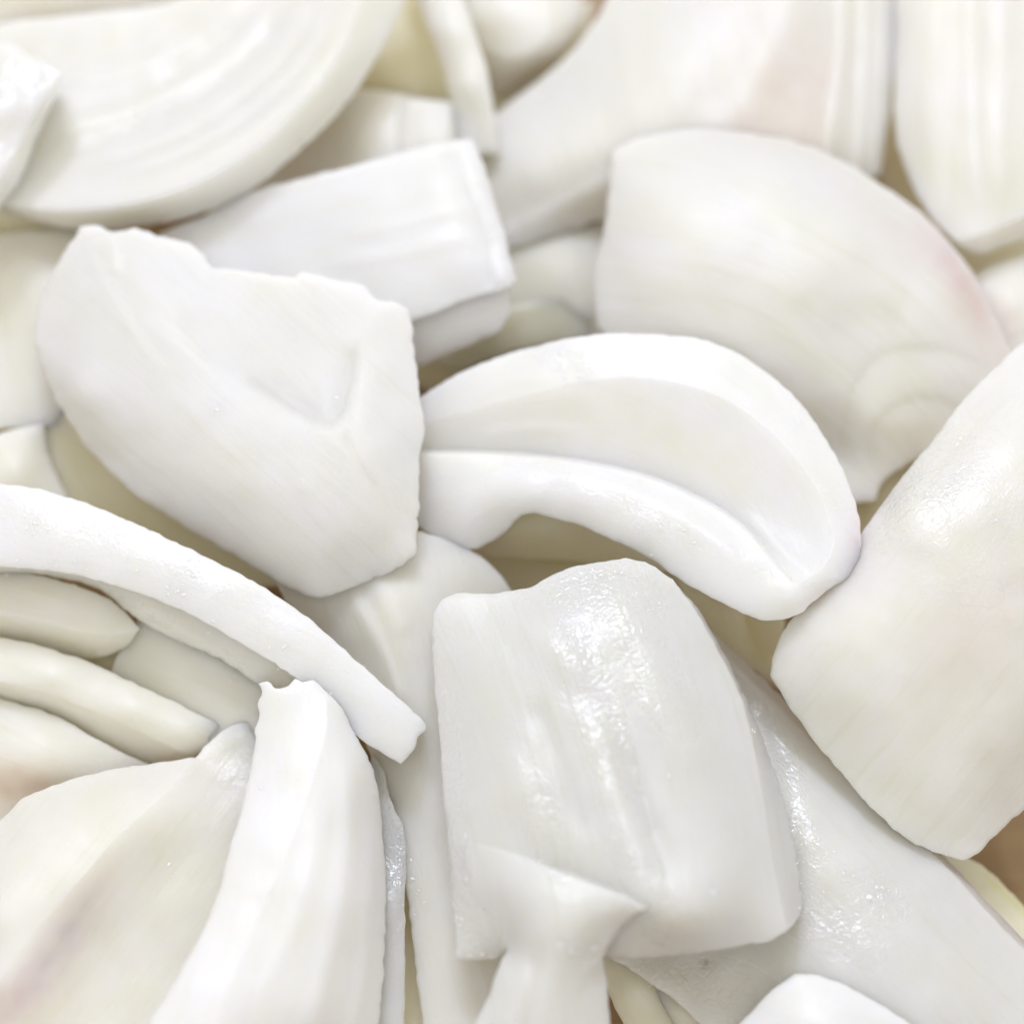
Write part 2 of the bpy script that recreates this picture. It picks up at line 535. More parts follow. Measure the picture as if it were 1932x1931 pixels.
# ================================================================ lowest layer
piece('onion_petal', 'shadowed cream onion piece deep in the gap left of the torn grey-white petal', [(N, 'pale', dict(
    outline=[(60,780,250,1),(200,760,260),(420,880,260,1),(620,1090,240,1),(420,1110,200),(240,1040,180,1),(110,960,190)],
    inner=[(250,930,240)], thick=60, dh=50, grain=('lin', 40)))])
piece('onion_petal', 'dim layered onion scraps above the dark hollow left of the curved slice', [
    ('lower_layer', 'pale', dict(outline=[(760,690,215,1),(850,640,240),(1010,590,260,1),(1000,690,240,1),(880,722,200),(800,735,150)], thick=50, dh=-70, grain=('lin', -20))),
    ('upper_layer', 'pale', dict(outline=[(780,660,280,1),(880,600,300),(1080,560,300,1),(1120,640,270,1),(960,668,250),(860,700,225)], thick=40, dh=-70, grain=('lin', -20)))])
piece('onion_petal', 'cream onion piece in shadow showing under the lower arm of the curved slice', [(N, 'pale', dict(
    outline=[(840,960,330,1),(1000,930,340),(1200,1000,330,1),(1280,1080,300,1),(1160,1068,215),(1030,1056,210),(930,1054,220,1),(860,1030,260)],
    inner=[(1040,1000,300),(960,1020,270)], thick=60, dh=35, grain=('lin', 8)))])
piece('onion_chunk', 'olive-cream onion chunk in the gap between the ridged petal and the curved slice tip', [(N, 'pale', dict(
    curves=dict(a=[(1270,1070,250),(1400,1110,250),(1480,1170,230)], b=[(1480,1170,230),(1475,1260,180),(1470,1300,170)], c=[(1470,1300,170),(1400,1250,200),(1370,1225,215),(1310,1160,230),(1270,1070,250)],
                m=[(1400,1110),(1410,1170,210),(1470,1300)]),
    regions=['a b c'], inner=[(1380,1160,262),(1415,1240,190),(1330,1130,262)], thick=80, grain=('lin', 60)))])
piece('onion_strip', 'narrow dim onion strip with a green-yellow skin edge beside the bare board', [(N, 'pale', dict(
    outline=[(1740,1560,120,1),(1790,1605,120),(1850,1630,115),(1900,1675,110),(1960,1740,105,1),(1990,1900,105,1),(1900,1800,150),(1800,1690,150)],
    thick=60, grain=('lin', 45), tints=[(1912,1700,90,8,44,(0.88,0.93,0.62),0.7)]))])
piece('onion_petal', 'shaded onion piece filling the lower edge left of centre between wedge and ridged petal', [(N, 'pale', dict(
    outline=[(690,1480,250,1),(780,1500,260),(830,1700,240),(850,2000,220,1),(700,2000,220,1),(690,1700,230)], thick=60, grain=('lin', 88)))])
piece('onion_wedge', 'small curled onion piece in the dark gap just right of the folded flap', [
    ('outer_layer', 'pale', dict(outline=[(1120,1790,240,1),(1200,1810,250),(1250,1860,240),(1330,1960,220,1),(1220,2000,200,1),(1160,1900,215)], inner=[(1195,1870,262)], thick=50, grain=('lin', 55))),
    ('inner_layer', 'pale', dict(outline=[(1220,1840,250,1),(1300,1880,240),(1400,1990,200,1),(1330,2010,190,1),(1270,1930,225)], inner=[(1290,1910,255)], thick=40, grain=('lin', 50)))])
# left hollow and right gaps
piece('onion_chunk', 'cream onion face in the shadowed hollow below the stubby finger-shaped slice', [(N, 'pale', dict(
    outline=[(-60,1150,300,1),(120,1180,290),(330,1230,270,1),(330,1330,250,1),(120,1290,230),(-60,1250,260,1)], thick=70, wets=[(190,1170,80,24,10,.5)], grain=('lin', 15)))])
piece('onion_petal', 'blurred cream onion piece between the large top petals and the thin curved strip', [(N, 'pale', dict(
    outline=[(640,-40,330,1),(760,-60,340),(880,-20,330,1),(880,120,250),(870,215,200,1),(760,200,235),(650,190,240,1)],
    inner=[(780,60,310),(800,130,270),(720,120,300)], thick=60, grain=('lin', 80), lump=5))])
piece('onion_petal', 'greyish cream onion piece seen between the white two-layer slice and the pinkish dome', [(N, 'flesh', dict(
    outline=[(900,420,320,1),(1060,430,330),(1220,400,330,1),(1240,600,300,1),(1180,680,270,1),(1060,660,265),(930,700,240),(880,560,280,1)],
    inner=[(1040,520,325),(1090,600,300),(985,620,272)], thick=60, dh=-85, grain=('lin', -30),
    details=[('step', [(935,640),(1000,612),(1060,600),(1140,612)], -8, 9, 60)]))])

piece('onion_gap_fill', 'onion scrap added to lighten the dark gap between crescent slice and ridged petal', [(N, 'pale', dict(  # this and the next scraps are added low down to lighten dark gaps
    outline=[(880,1020,130,1),(1060,1030,135),(1300,1090,130,1),(1380,1200,120,1),(1200,1180,130),(960,1140,130,1)], inner=[(1100,1100,160)], thick=50, dh=50, grain=('lin', 8)))])
piece('onion_gap_fill', 'onion scrap added to lighten the small dark notch right of the crescent slice tip', [(N, 'pale', dict(
    outline=[(1560,860,170,1),(1800,820,180,1),(1780,960,170,1),(1640,1060,150,1),(1540,1000,160)], inner=[(1660,930,190)], thick=50, dh=80, grain=('lin', -50)))])
piece('onion_gap_fill', 'onion scrap added to lighten the hollow below the blocky chunk at the top', [(N, 'pale', dict(
    outline=[(880,60,150,1),(1120,0,170,1),(1100,160,150,1),(940,270,130,1),(880,200,130)], inner=[(1000,120,175)], thick=50, grain=('lin', -40)))])
piece('onion_gap_fill', 'onion scrap added to lighten the slit under the tall petal at the right edge', [(N, 'pale', dict(
    outline=[(1640,-60,150,1),(1760,-60,160,1),(1780,380,160),(1990,400,160,1),(1990,560,150,1),(1800,560,150),(1660,420,140,1)], inner=[(1760,440,180)], thick=50, grain=('lin', 80)))])
piece('onion_gap_fill', 'onion scrap added to lighten the wedge-shaped gap under the concave upper-left petal', [(N, 'pale', dict(
    outline=[(380,300,150,1),(700,120,160,1),(760,260,150,1),(560,420,140,1),(400,420,140)], inner=[(560,290,175)], thick=50, grain=('lin', -40)))])
# ================================================================ middle layer, top of the picture
piece('onion_petal', 'blurred cream onion edge along the very top left behind the concave petal', [(N, 'flesh', dict(
    outline=[(-80,-60,400,1),(300,-60,400,1),(480,-30,380,1),(380,20,360),(200,40,330),(40,60,320),(-80,80,330,1)], thick=60, grain=('lin', -3)))])
piece('onion_block', 'blurred blocky onion chunk at the top edge beside the thin curved strip', [(N, 'skin', dict(
    curves=dict(a=[(868,-60,400),(960,-70,400),(1035,-60,410)], b=[(1035,-60,410),(1035,30,410),(1040,68,400)],
                c=[(1040,68,400),(1000,98,385),(950,110,360),(905,90,350)], d=[(905,90,350),(885,40,380),(868,-60,400)],
                e=[(1035,-60),(1070,-70,395),(1098,-40,380)], f=[(1098,-40,380),(1096,40,360),(1068,92,330)], g=[(1040,68),(1068,92)],
                h=[(1068,92),(1005,145,240),(960,172,225),(935,182,220)], i=[(935,182,220),(925,150,265),(905,90)]),
    regions=['a b c d', 'e f -g -b', 'c -i -h -g'], inner=[(960,20,420)], thick=90, soft=4, dh=-60, grain=('lin', 60)))])
piece('onion_strip', 'thin blurred onion strip curving down to the grey-tipped block near the top', [(N, 'skin', dict(
    outline=[(760,-60,420,1),(860,-50,430,1),(895,60,420),(918,130,400),(930,200,370),(940,290,320,1),(870,300,320,1),(852,200,340),(832,120,370),(800,40,400)],
    inner=[(880,160,405),(850,60,432)], thick=45, grain=('arc', 500, 220)))])
piece('onion_block', 'blurred white onion block with two upright facets between curved petal and white slice', [(N, 'skin', dict(
    curves=dict(a=[(640,175,340),(690,170,345),(752,178,350)], b=[(752,178,350),(746,230,360),(738,330,345)],
                c=[(738,330,345),(600,400,290),(440,400,230)], d=[(440,400,230),(520,320,250),(640,175,340)],
                e=[(752,178),(770,182,335)], f=[(770,182,335),(764,250,338),(760,330,330)], g=[(738,330),(760,330)],
                h=[(770,182),(848,194,345)], i=[(848,194,345),(845,250,350),(835,320,340)], j=[(760,330),(835,320)],
                k=[(848,194),(880,206,320),(897,226,300)], l=[(897,226,300),(890,262,290),(880,330,280)], m=[(835,320),(880,330)]),
    regions=['a b c d', 'e f -g -b', 'h i -j -f', 'k l -m -i'], inner=[(690,240,352),(640,300,305),(805,250,352)], thick=90, soft=2, grain=('lin', 96)))])
piece('onion_petal', 'large smooth onion petal with mauve tint and upright ridges at top centre-right', [(N, 'skin', dict(
    outline=[(1175,-60,480,1),(1500,-80,560),(1690,-70,500,1),(1688,80,470),(1680,200,440),(1662,330,400,1),(1500,420,420),(1300,480,400),(1130,415,370,1),(1060,440,350),(1000,460,345),(955,470,340,1),(905,380,345),(890,250,350,1),(960,195,365),(1050,125,400),(1110,60,440)],
    inner=[(1300,100,540),(1200,150,508),(1100,230,462),(1000,310,420),(1400,220,525),(1250,300,485),(1100,350,425),(1500,120,535),(1560,250,490),(1600,100,500)],
    details=[('ridge', [(1520,-80),(1470,60),(1400,200),(1300,290)], 12, 34), ('ridge', [(1590,-80),(1585,120),(1560,300),(1555,400)], 12, 9), ('ridge', [(1632,-80),(1630,120),(1618,300),(1600,400)], 13, 11),
             ('ridge', [(1660,-80),(1658,100),(1646,300),(1640,380)], 9, 8),
             ('step', [(930,440),(1035,386),(1110,345),(1175,310)], 9, 6, 46), ('step', [(1170,420),(1110,436),(1060,455),(960,466)], -8, 5, 40)],
    tints=[(1490,190,150,110,100,(0.93,0.86,0.85),0.9), (1400,270,120,50,10,(0.95,0.88,0.88),0.6)],  # mauve skin tint with the shading of the turned-away side in it
    thick=55, dh=-90, grain=('arc', 2600, -200)))])
piece('onion_petal', 'tall smooth onion petal at the top right corner with a thick lower rim', [(N, 'skin', dict(
    curves=dict(a=[(1690,-60,420),(1800,-60,470),(1990,-60,470)], b=[(1990,-60,470),(1990,200,470),(1990,385,440)],
                c=[(1990,385,440),(1900,424,430),(1840,448,425),(1800,454,410)], c2=[(1800,454,410),(1760,415,395),(1722,355,375),(1695,280,360),(1686,150,370),(1690,-60,420)],
                d=[(1990,385),(1990,430,370)], e=[(1990,430,370),(1900,462,360),(1835,480,360),(1800,454)]),
    regions=['a b c c2', 'd e -c'], inner=[(1790,100,475),(1900,100,470),(1800,300,455),(1900,330,462),(1740,200,430)], thick=70,
    details=[('ridge', [(1830,-60),(1832,120),(1838,300),(1850,420)], 12, 14), ('ridge', [(1890,-60),(1890,150),(1885,300),(1890,400)], 9, 16), ('ridge', [(1750,-60),(1752,120),(1765,300),(1790,420)], 6, 22)],
    grain=('lin', 88)))])
piece('onion_chunk', 'small blurred pinkish-white onion chunk at the right edge under the tall petal', [(N, 'skin', dict(
    outline=[(1800,540,330,1),(1850,512,340),(1990,462,340,1),(1990,700,330,1),(1860,720,300,1)], inner=[(1920,560,365)], thick=90, grain=('lin', -20),
    tints=[(1890,600,60,40,60,(0.95,0.86,0.86),0.6)]))])

# ================================================================ left edge, middle layer
piece('onion_petal', 'thin dim onion rim under the concave petal at the left edge', [(N, 'pale', dict(
    outline=[(-60,380,380,1),(100,400,350),(200,440,330,1),(100,450,300),(-60,455,300,1)], thick=50, grain=('lin', 5)))])
piece('onion_petal', 'flat grey-cream onion petal at the left edge behind the torn petal', [(N, 'flesh', dict(
    outline=[(-60,450,350,1),(60,436,345),(190,440,330,1),(220,700,320,1),(160,810,290,1),(60,806,300),(-60,815,310,1)],
    inner=[(40,600,345),(100,540,352)], thick=60, grain=('lin', 80)))])
piece('onion_chunk', 'small dim onion chunk at the left edge above the long curved band', [(N, 'flesh', dict(
    outline=[(-60,840,330,1),(20,812,330),(82,800,320,1),(90,850,300),(125,935,280,1),(160,1000,270,1),(-60,980,310,1)],
    inner=[(30,880,345)], thick=80, grain=('lin', 60)))])

# ================================================================ centre column behind the ridged petal
piece('onion_petal', 'broad shaded onion petal running down the centre behind the ridged petal', [(N, 'flesh', dict(
    outline=[(490,1000,390,1),(700,990,410),(820,1010,400),(900,1045,380),(940,1080,360),(968,1118,340),(1000,1250,330,1),(1000,1700,330),(960,2000,320,1),(806,2000,300,1),(785,1830,305),(768,1690,310),(740,1540,310),(690,1400,310),(640,1250,320),(530,1120,340)],
    inner=[(760,1120,425),(700,1200,390),(800,1300,385),(790,1500,350),(840,1800,335),(760,1350,365)], thick=40, fillet=6,
    details=[('ridge', [(655,1110),(700,1180),(740,1260),(760,1340)], 9, 14), ('ridge', [(690,1060),(730,1130),(770,1200)], 7, 20)],
    grain=('lin', 75)))])
piece('onion_sliver', 'narrow translucent onion sliver standing in the gap right of the thick white wedge', [(N, 'wet', dict(
    outline=[(700,1420,330,1),(722,1450,340),(735,1500,345),(760,1560,335),(764,1700,330),(762,2000,310,1),(700,2000,300,1),(690,1600,320)],
    inner=[(735,1700,345)], thick=30, fillet=5, wets=[(745,1600,25,150,0,.9)], grain=('lin', 88)))])

# ================================================================ long petal, lower right
piece('onion_petal', 'long wet onion petal slanting down to the lower right under the ridged petal', [(N, 'wet', dict(
    curves=dict(a=[(1330,1180,300),(1372,1238,300),(1440,1305,300),(1520,1385,300),(1605,1473,298),(1700,1560,295),(1786,1635,292),(1864,1720,290),(1990,1850,285)],
                b=[(1990,1850,285),(1990,2010,300)], c=[(1990,2010,300),(1700,2010,320),(1500,2010,300),(1350,1965,285)],
                d=[(1350,1965,285),(1294,1904,290),(1222,1850,290),(1140,1800,285)], e=[(1140,1800,285),(1250,1500,300),(1330,1180,300)],
                f=[(1330,1180),(1380,1225,262),(1450,1290,258),(1533,1374,252),(1605,1458,248),(1709,1550,240),(1786,1620,235),(1864,1702,230),(1990,1830,225)], g=[(1990,1850),(1990,1830)]),
    regions=['a b c d e', 'f -g -a'],
    inner=[(1430,1420,340),(1500,1500,365),(1600,1620,375),(1700,1750,370),(1500,1700,350),(1400,1850,315),(1300,1880,290),(1600,1850,360),(1800,1880,345)],
    thick=55, fillet=6, details=[('ridge', [(1425,1330),(1480,1450),(1500,1600),(1510,1700)], -8, 16)],
    wets=[(1460,1400,120,26,60,1),(1510,1600,120,34,80,.9),(1650,1690,70,34,30,1),(1560,1750,110,45,30,.9),(1330,1850,170,50,15,.9)], grain=('lin', 45), lump=5, tints=[(1400,1860,170,60,10,(0.97,0.95,0.84),0.6), (1331,1817,5,5,0,(0.4,0.36,0.28),1.0)]))])
piece('onion_chunk', 'smooth white onion chunk peeking up at the bottom edge right of centre', [(N, 'cut', dict(
    outline=[(1370,1960,390,1),(1420,1905,400),(1455,1868,405),(1500,1838,410,1),(1535,1838,410),(1575,1850,410),(1650,1888,400),(1760,1960,380,1),(1700,2040,380,1),(1450,2040,390)],
    inner=[(1560,1930,440)], thick=90, grain=('lin', 20)))])

# ================================================================ lower left group
piece('onion_slice', 'curved onion slice at left below the finger, its blunt tip reaching the translucent fold', [(N, 'flesh', dict(
    curves=dict(a=[(-60,1195,350),(0,1203,350),(78,1219,345),(181,1255,335),(259,1291,330),(337,1328,325),(420,1368,315),(470,1395,300)],
                b=[(470,1395,300),(440,1440,270),(383,1420,265),(362,1431,260)],
                c=[(362,1431,260),(320,1410,300),(259,1380,325),(181,1344,340),(104,1312,350),(0,1286,360),(-60,1275,362)],
                d=[(-60,1275,362),(-60,1195,350)], e=[(362,1431),(274,1440,235),(200,1412,240),(104,1362,250),(0,1330,260),(-60,1310,265)], f=[(-60,1310,265),(-60,1275)]),
    regions=['a b c d', '-c e f'], inner=[(100,1265,385),(250,1330,368),(350,1385,340)], thick=70, soft=5, grain=('lin', 22)))])
piece('onion_block', 'cream onion face below the long curved band at left, ending at the white wedge', [(N, 'flesh', dict(
    outline=[(207,1275,280,1),(222,1235,300),(246,1195,320),(262,1165,340,1),(380,1220,350),(500,1290,350,1),(500,1440,320,1),(400,1400,300),(300,1330,280)],
    inner=[(330,1260,335)], thick=70, grain=('lin', 25)))])
piece('onion_slice', 'stubby finger-shaped onion slice with rounded tip under the long curved band', [(N, 'flesh', dict(
    curves=dict(a=[(-60,1075,400),(40,1078,400),(120,1098,395),(180,1118,390),(223,1143,380),(264,1186,365)],
                b=[(264,1186,365),(225,1196,372),(170,1196,378),(100,1180,385),(20,1162,395),(-60,1155,400)], c=[(-60,1155,400),(-60,1075,400)],
                d=[(264,1186),(240,1218,320),(190,1240,290),(130,1240,270),(60,1222,280),(-60,1200,300)], e=[(-60,1200,300),(-60,1155)]),
    regions=['a b c', '-b d e'], inner=[(100,1140,408),(190,1165,396)], thick=80, soft=5, grain=('lin', 15)))])
piece('onion_petal', 'cream onion petal with a brown-mauve blotch at the lower left edge', [(N, 'flesh', dict(
    outline=[(-60,1290,310,1),(0,1316,310),(104,1350,300),(190,1398,290),(290,1445,260,1),(200,1480,270),(110,1500,270),(40,1560,270),(-60,1620,270,1)],
    inner=[(80,1410,325),(0,1420,320)], thick=60, grain=('lin', 25),
    tints=[(-5,1485,75,50,-15,(0.76,0.66,0.60),0.9), (60,1480,60,26,5,(0.85,0.76,0.74),0.6)]))])
piece('onion_petal', 'wide onion petal at the lower left with a mauve stripe along its fold', [
    ('outer_layer', 'flesh', dict(
    curves=dict(a=[(-60,1575,380),(0,1548,380),(41,1508,375),(78,1490,370),(129,1472,368),(207,1452,360),(290,1440,350),(370,1428,340)],
                b=[(370,1428,340),(400,1394,335),(430,1372,335),(466,1360,335),(484,1366,330)], c=[(484,1366,330),(500,1480,330),(480,1700,340),(400,2010,350)],
                d=[(400,2010,350),(100,2010,380),(-60,2010,400)], e=[(-60,2010,400),(-60,1905,430)],
                f=[(-60,1905,430),(0,1842,465),(78,1744,468),(155,1656,460),(207,1594,445),(311,1495,400),(370,1428,340)], g=[(-60,1905),(-60,1575)]),
    regions=['-f g a', 'f b c d e'], inner=[(40,1640,455),(140,1560,440),(60,1560,420),(-20,1720,465),(230,1500,405),(300,1620,378),(200,1780,385),(400,1500,350),(350,1700,362),(120,1900,400)],
    thick=60, fillet=6, soft=2, wets=[(440,1440,50,60,0,.22)], grain=('lin', -52), lump=4,
    details=[('ridge', [(400,1465),(430,1478),(480,1470)], -3, 6), ('ridge', [(390,1440),(430,1400),(470,1385)], 3, 8)],
    tints=[(105,1795,150,42,-52,(0.84,0.80,0.88),0.95), (20,1890,80,50,-30,(0.92,0.83,0.88),0.7), (150,1700,110,30,-52,(0.92,0.89,0.94),0.6)]))])
piece('onion_band', 'long arched cut onion band sweeping from the left edge to its square tip near centre', [
    ('cut_edge', 'cut', dict(
    curves=dict(a=[(-60,905,520),(0,913,520),(60,920,518),(150,945,515),(250,985,510),(340,1027,505),(420,1066,500),(500,1110,495),(580,1165,485),(660,1235,475),(730,1298,465),(792,1352,455)],
                b=[(792,1352,455),(804,1374,452),(790,1388,450),(782,1410,448),(756,1441,430)], 
                c=[(756,1441,430),(720,1420,432),(672,1388,440),(620,1320,452),(560,1280,462),(500,1240,470),(440,1205,475),(360,1160,482),(260,1118,490),(155,1088,496),(78,1075,500),(0,1070,502),(-60,1070,502)],
                d=[(-60,1070,502),(-60,905)],
                e=[(420,1066),(500,1098,440),(590,1146,425),(670,1210,410),(735,1276,400),(792,1352)]),
    regions=['a b c d'],
    inner=[(100,1000,524),(250,1050,516),(400,1125,503),(540,1205,485),(660,1300,466),(740,1370,452)], thick=70, fillet=4, wets=[(80,990,120,40,15,.35),(300,1060,200,30,28,.35),(560,1230,200,30,42,.3)], grain=('arc', -100, 2300))),
    ('inner_layer', 'flesh', dict(
    outline=[(-60,1050,455,1),(100,1060,455),(260,1100,450),(400,1160,440),(520,1230,430),(640,1320,410,1),(600,1345,360,1),(520,1298,360),(480,1285,362),(420,1245,362),(350,1215,365),(262,1170,372),(180,1110,385),(80,1085,395),(-60,1085,400,1)],
    inner=[(330,1160,410),(440,1225,402)], details=[('ridge', [(240,1130),(330,1180),(430,1240),(500,1280)], 9, 12)], thick=60, wets=[(370,1205,140,22,30,.8)], grain=('arc', -100, 2300)))])
piece('onion_wedge', 'thick upright white onion wedge at lower left with soft ridges', [
    (N, 'cut', dict(
    curves=dict(a=[(487,1290,486),(505,1286,488),(520,1297,490),(545,1294,492),(557,1280,492),(570,1286,492),(590,1284,490),(618,1306,488)],
                b=[(618,1306,488),(618,1372,500),(590,1475,520),(560,1560,530),(520,1660,540),(470,1770,550),(400,1950,560),(380,2010,560)],
                c=[(380,2010,560),(250,2010,540)], d=[(250,2010,540),(275,1945,535),(352,1811,530),(404,1707,520),(430,1614,508),(456,1526,495),(474,1449,480),(482,1397,470),(480,1375,470),(490,1352,472),(486,1325,475),(494,1305,478),(487,1290,486)],
                e=[(618,1306),(645,1335,470),(668,1382,450),(700,1440,425),(715,1500,400),(722,1580,385),(728,1640,375),(727,1750,365),(722,1850,360),(705,2010,355)],
                f=[(705,2010,355),(380,2010,560)]),
    regions=['a b c d', 'e f -b'],
    inner=[(540,1420,510),(500,1560,527),(440,1720,543),(360,1860,550),(660,1480,478),(650,1620,490),(620,1780,492),(580,1920,492),(690,1700,440)],
    thick=110, soft=6, fillet=6.5,
    details=[('ridge', [(640,1380),(655,1500),(650,1650),(620,1800),(570,2000)], 10, 20), ('ridge', [(690,1500),(698,1640),(690,1800),(660,2000)], 7, 13), ('ridge', [(600,1500),(590,1620),(550,1750),(480,1900)], 7, 18)],
    grain=('arc', -900, 1500)))])

# ================================================================ large pieces on top
piece('onion_petal', 'large concave onion petal at the upper left with a smooth bright cut rim', [(N, 'damp', dict(
    curves=dict(a=[(-60,70,400),(30,40,405),(100,32,410),(200,22,420),(300,10,430),(400,-20,450),(560,-70,480)],
                b=[(560,-70,480),(700,-70,540)], 
                c=[(700,-70,540),(670,20,540),(635,110,536),(560,205,528),(450,300,515),(330,362,500),(200,392,480),(60,395,455),(-60,370,440)],
                d=[(-60,370,440),(-60,70)],
                e=[(700,-70),(800,-70,500)], f=[(800,-70,500),(765,0,490),(740,55,482),(690,145,465),(640,213,452),(560,290,435),(470,362,418),(390,400,405),(300,423,395),(200,435,385),(130,432,380),(70,418,380),(0,392,382),(-60,368,395)],
                g=[(-60,368,395),(-60,370)]),
    regions=['a b c d', '-c e f'], inner=[(100,200,425),(250,180,430),(400,120,440),(500,60,455),(300,280,455),(450,200,470),(150,330,440),(560,100,490)],
    thick=60, soft=3, fillet=5.5,
    details=[('ridge', [(600,-30),(520,110),(400,210),(250,280),(120,310)], 8, 13), ('ridge', [(630,0),(560,120),(450,220),(320,290),(200,330)], 8, 9),
             ('ridge', [(540,-20),(450,90),(330,170),(180,230),(60,250)], 8, 15), ('ridge', [(480,-20),(380,70),(250,130),(100,160)], 6, 16), ('ridge', [(660,20),(600,130),(500,230),(380,305),(260,350)], 6, 7)],
    wets=[(300,180,260,60,-35,.3),(600,120,140,40,-55,.3)], grain=('arc', 60, -420)))])
piece('onion_chunk', 'sparkling wet white onion chunk cut off by the left edge near the top', [(N, 'cut', dict(
    curves=dict(a=[(-60,90,570),(0,78,570),(30,84,572),(48,98,575),(75,112,575),(118,135,570)], b=[(118,135,570),(88,180,572),(60,225,566),(30,285,560),(-10,345,552),(-60,400,545)],
                b2=[(118,135),(115,160,530),(92,210,500),(62,280,480),(40,335,472),(12,380,465),(-60,450,455)], c=[(-60,400,545),(-60,90)], d=[(-60,450,455),(-60,400)]),
    regions=['a b c', 'b2 d -b'], inner=[(40,170,590),(20,230,588),(-20,200,600)], thick=90, fillet=6, soft=1, lump=7, lump_size=60, wets=[(20,170,90,80,0,1)], grain=('lin', -60)))])
piece('onion_slice', 'bright white two-layer onion slice pointing right just above the picture centre', [
    ('top_layer', 'cut', dict(
    curves=dict(a=[(300,440,380),(400,400,400),(470,362,415),(540,345,430),(600,330,445),(690,306,465),(750,290,475),(800,276,480),(850,266,482)],
                b=[(850,266,482),(890,262,475)], c=[(890,262,475),(916,322,470),(936,388,468),(958,465,466),(975,530,460)],
                d=[(975,530,460),(956,545,458),(930,552,458),(880,565,456),(820,590,452),(740,620,446)],
                e=[(740,620,446),(600,620,430),(400,560,390),(300,440,380)],
                m=[(850,266),(885,325,496),(912,395,497),(935,465,493),(952,540,480),(956,545)]),
    regions=['a b c d e'],
    inner=[(600,420,440),(700,400,475),(800,380,495),(870,330,500),(860,450,500),(890,400,504),(915,480,495),(760,500,475),(640,520,440),(500,460,405)],
    details=[('ridge', [(640,440),(760,420),(860,392),(915,385)], 5, 12), ('ridge', [(600,500),(740,480),(860,450),(940,440)], 5, 14), ('step', [(850,262),(884,325),(912,395),(936,465),(955,545)], -16, 7, 40)],
    thick=60, fillet=6, grain=('lin', -12))),
    ('bottom_layer', 'cut', dict(
    outline=[(700,600,400,1),(850,560,420),(950,530,425,1),(958,552,422),(963,595,405,1),(944,625,385,1),(880,655,360),(790,693,335),(700,720,300,1)],
    inner=[(880,600,410),(800,640,388)], thick=60, fillet=5.5, grain=('lin', -22)))])
piece('onion_petal', 'large domed onion petal with a pink blush along its upper right edge', [
    (N, 'skin', dict(
    outline=[(1155,284,440,1),(1200,262,450),(1245,252,455),(1300,243,460),(1370,247,462),(1450,258,462),(1530,277,458),(1590,305,450),(1660,347,440),(1720,387,428),(1790,455,412),(1835,515,400),(1873,590,385),(1905,655,370,1),
             (1930,760,350,1),(1800,850,350),(1712,876,345),(1664,914,338),(1654,946,332,1),(1600,950,332),(1540,930,340),(1560,860,330,1),(1450,800,380),(1300,720,400),(1180,670,385),(1128,620,370,1),(1118,565,375),(1118,520,385),(1130,470,400),(1140,430,415),(1150,340,430)],
    inner=[(1250,380,505),(1350,400,535),(1450,450,545),(1250,520,490),(1350,580,485),(1500,560,525),(1600,520,525),(1700,560,480),(1600,680,450),(1500,700,440),(1750,660,430),(1650,800,395),(1600,420,520),(1450,340,530),(1180,480,450),(1780,560,450)],
    details=[('step', [(1480,600),(1540,545),(1600,500),(1640,440)], -8, 26, 90), ('ridge', [(1560,640),(1640,600),(1720,610)], -6, 40),
        ('step', [(1600,930),(1578,860),(1590,770),(1612,715),(1655,668),(1720,652),(1790,657),(1880,690)], -5, 3, 26), ('step', [(1640,900),(1632,840),(1645,800),(1690,760),(1740,744),(1800,760),(1850,800)], -5, 4, 30)],
    tints=[(1818,532,190,24,57,(0.89,0.78,0.81),1.0), (1700,440,170,30,42,(0.95,0.87,0.88),0.7), (1480,270,190,22,8,(0.95,0.88,0.88),0.6), (1830,600,120,34,60,(0.94,0.85,0.86),0.6), (1740,800,140,110,0,(0.94,0.93,0.89),0.7)],
    thick=60, fillet=6.5, grain=('arc', 1100, 1300)))])
piece('onion_petal', 'huge smooth onion petal at the right edge with a wet sparkling upper side', [(N, 'damp', dict(
    outline=[(1990,600,520,1),(1932,645,520),(1870,702,520),(1820,752,520),(1760,830,515),(1690,915,508),(1640,985,500),(1585,1062,485),(1520,1140,465),(1480,1190,450),(1457,1245,430),(1454,1275,420,1),(1500,1348,400),(1580,1450,370),(1655,1535,345),(1720,1588,325),(1780,1612,310),(1822,1622,300),(1845,1610,300,1),(1900,1555,300),(1990,1480,330,1),(1990,1350,430),(1990,1200,510),(1990,1000,580),(1990,800,600)],
    inner=[(1800,900,590),(1725,950,578),(1880,840,600),(1700,1050,572),(1600,1170,530),(1850,1030,598),(1750,1180,560),(1620,1300,495),(1900,1180,556),(1800,1320,500),(1700,1430,432),(1900,1380,460),(1820,1530,370)],
    thick=60, fillet=6, lump=5, wets=[(1750,930,140,60,-50,1),(1800,1060,140,60,50,.7),(1890,980,70,50,0,.6)], grain=('lin', -50),
    details=[('ridge', [(1830,760),(1760,860),(1720,960),(1740,1060)], 9, 30)],
    tints=[(1850,1180,200,120,-50,(0.97,0.92,0.90),0.7)]))])  # shade of the curving lower right side painted into the tint
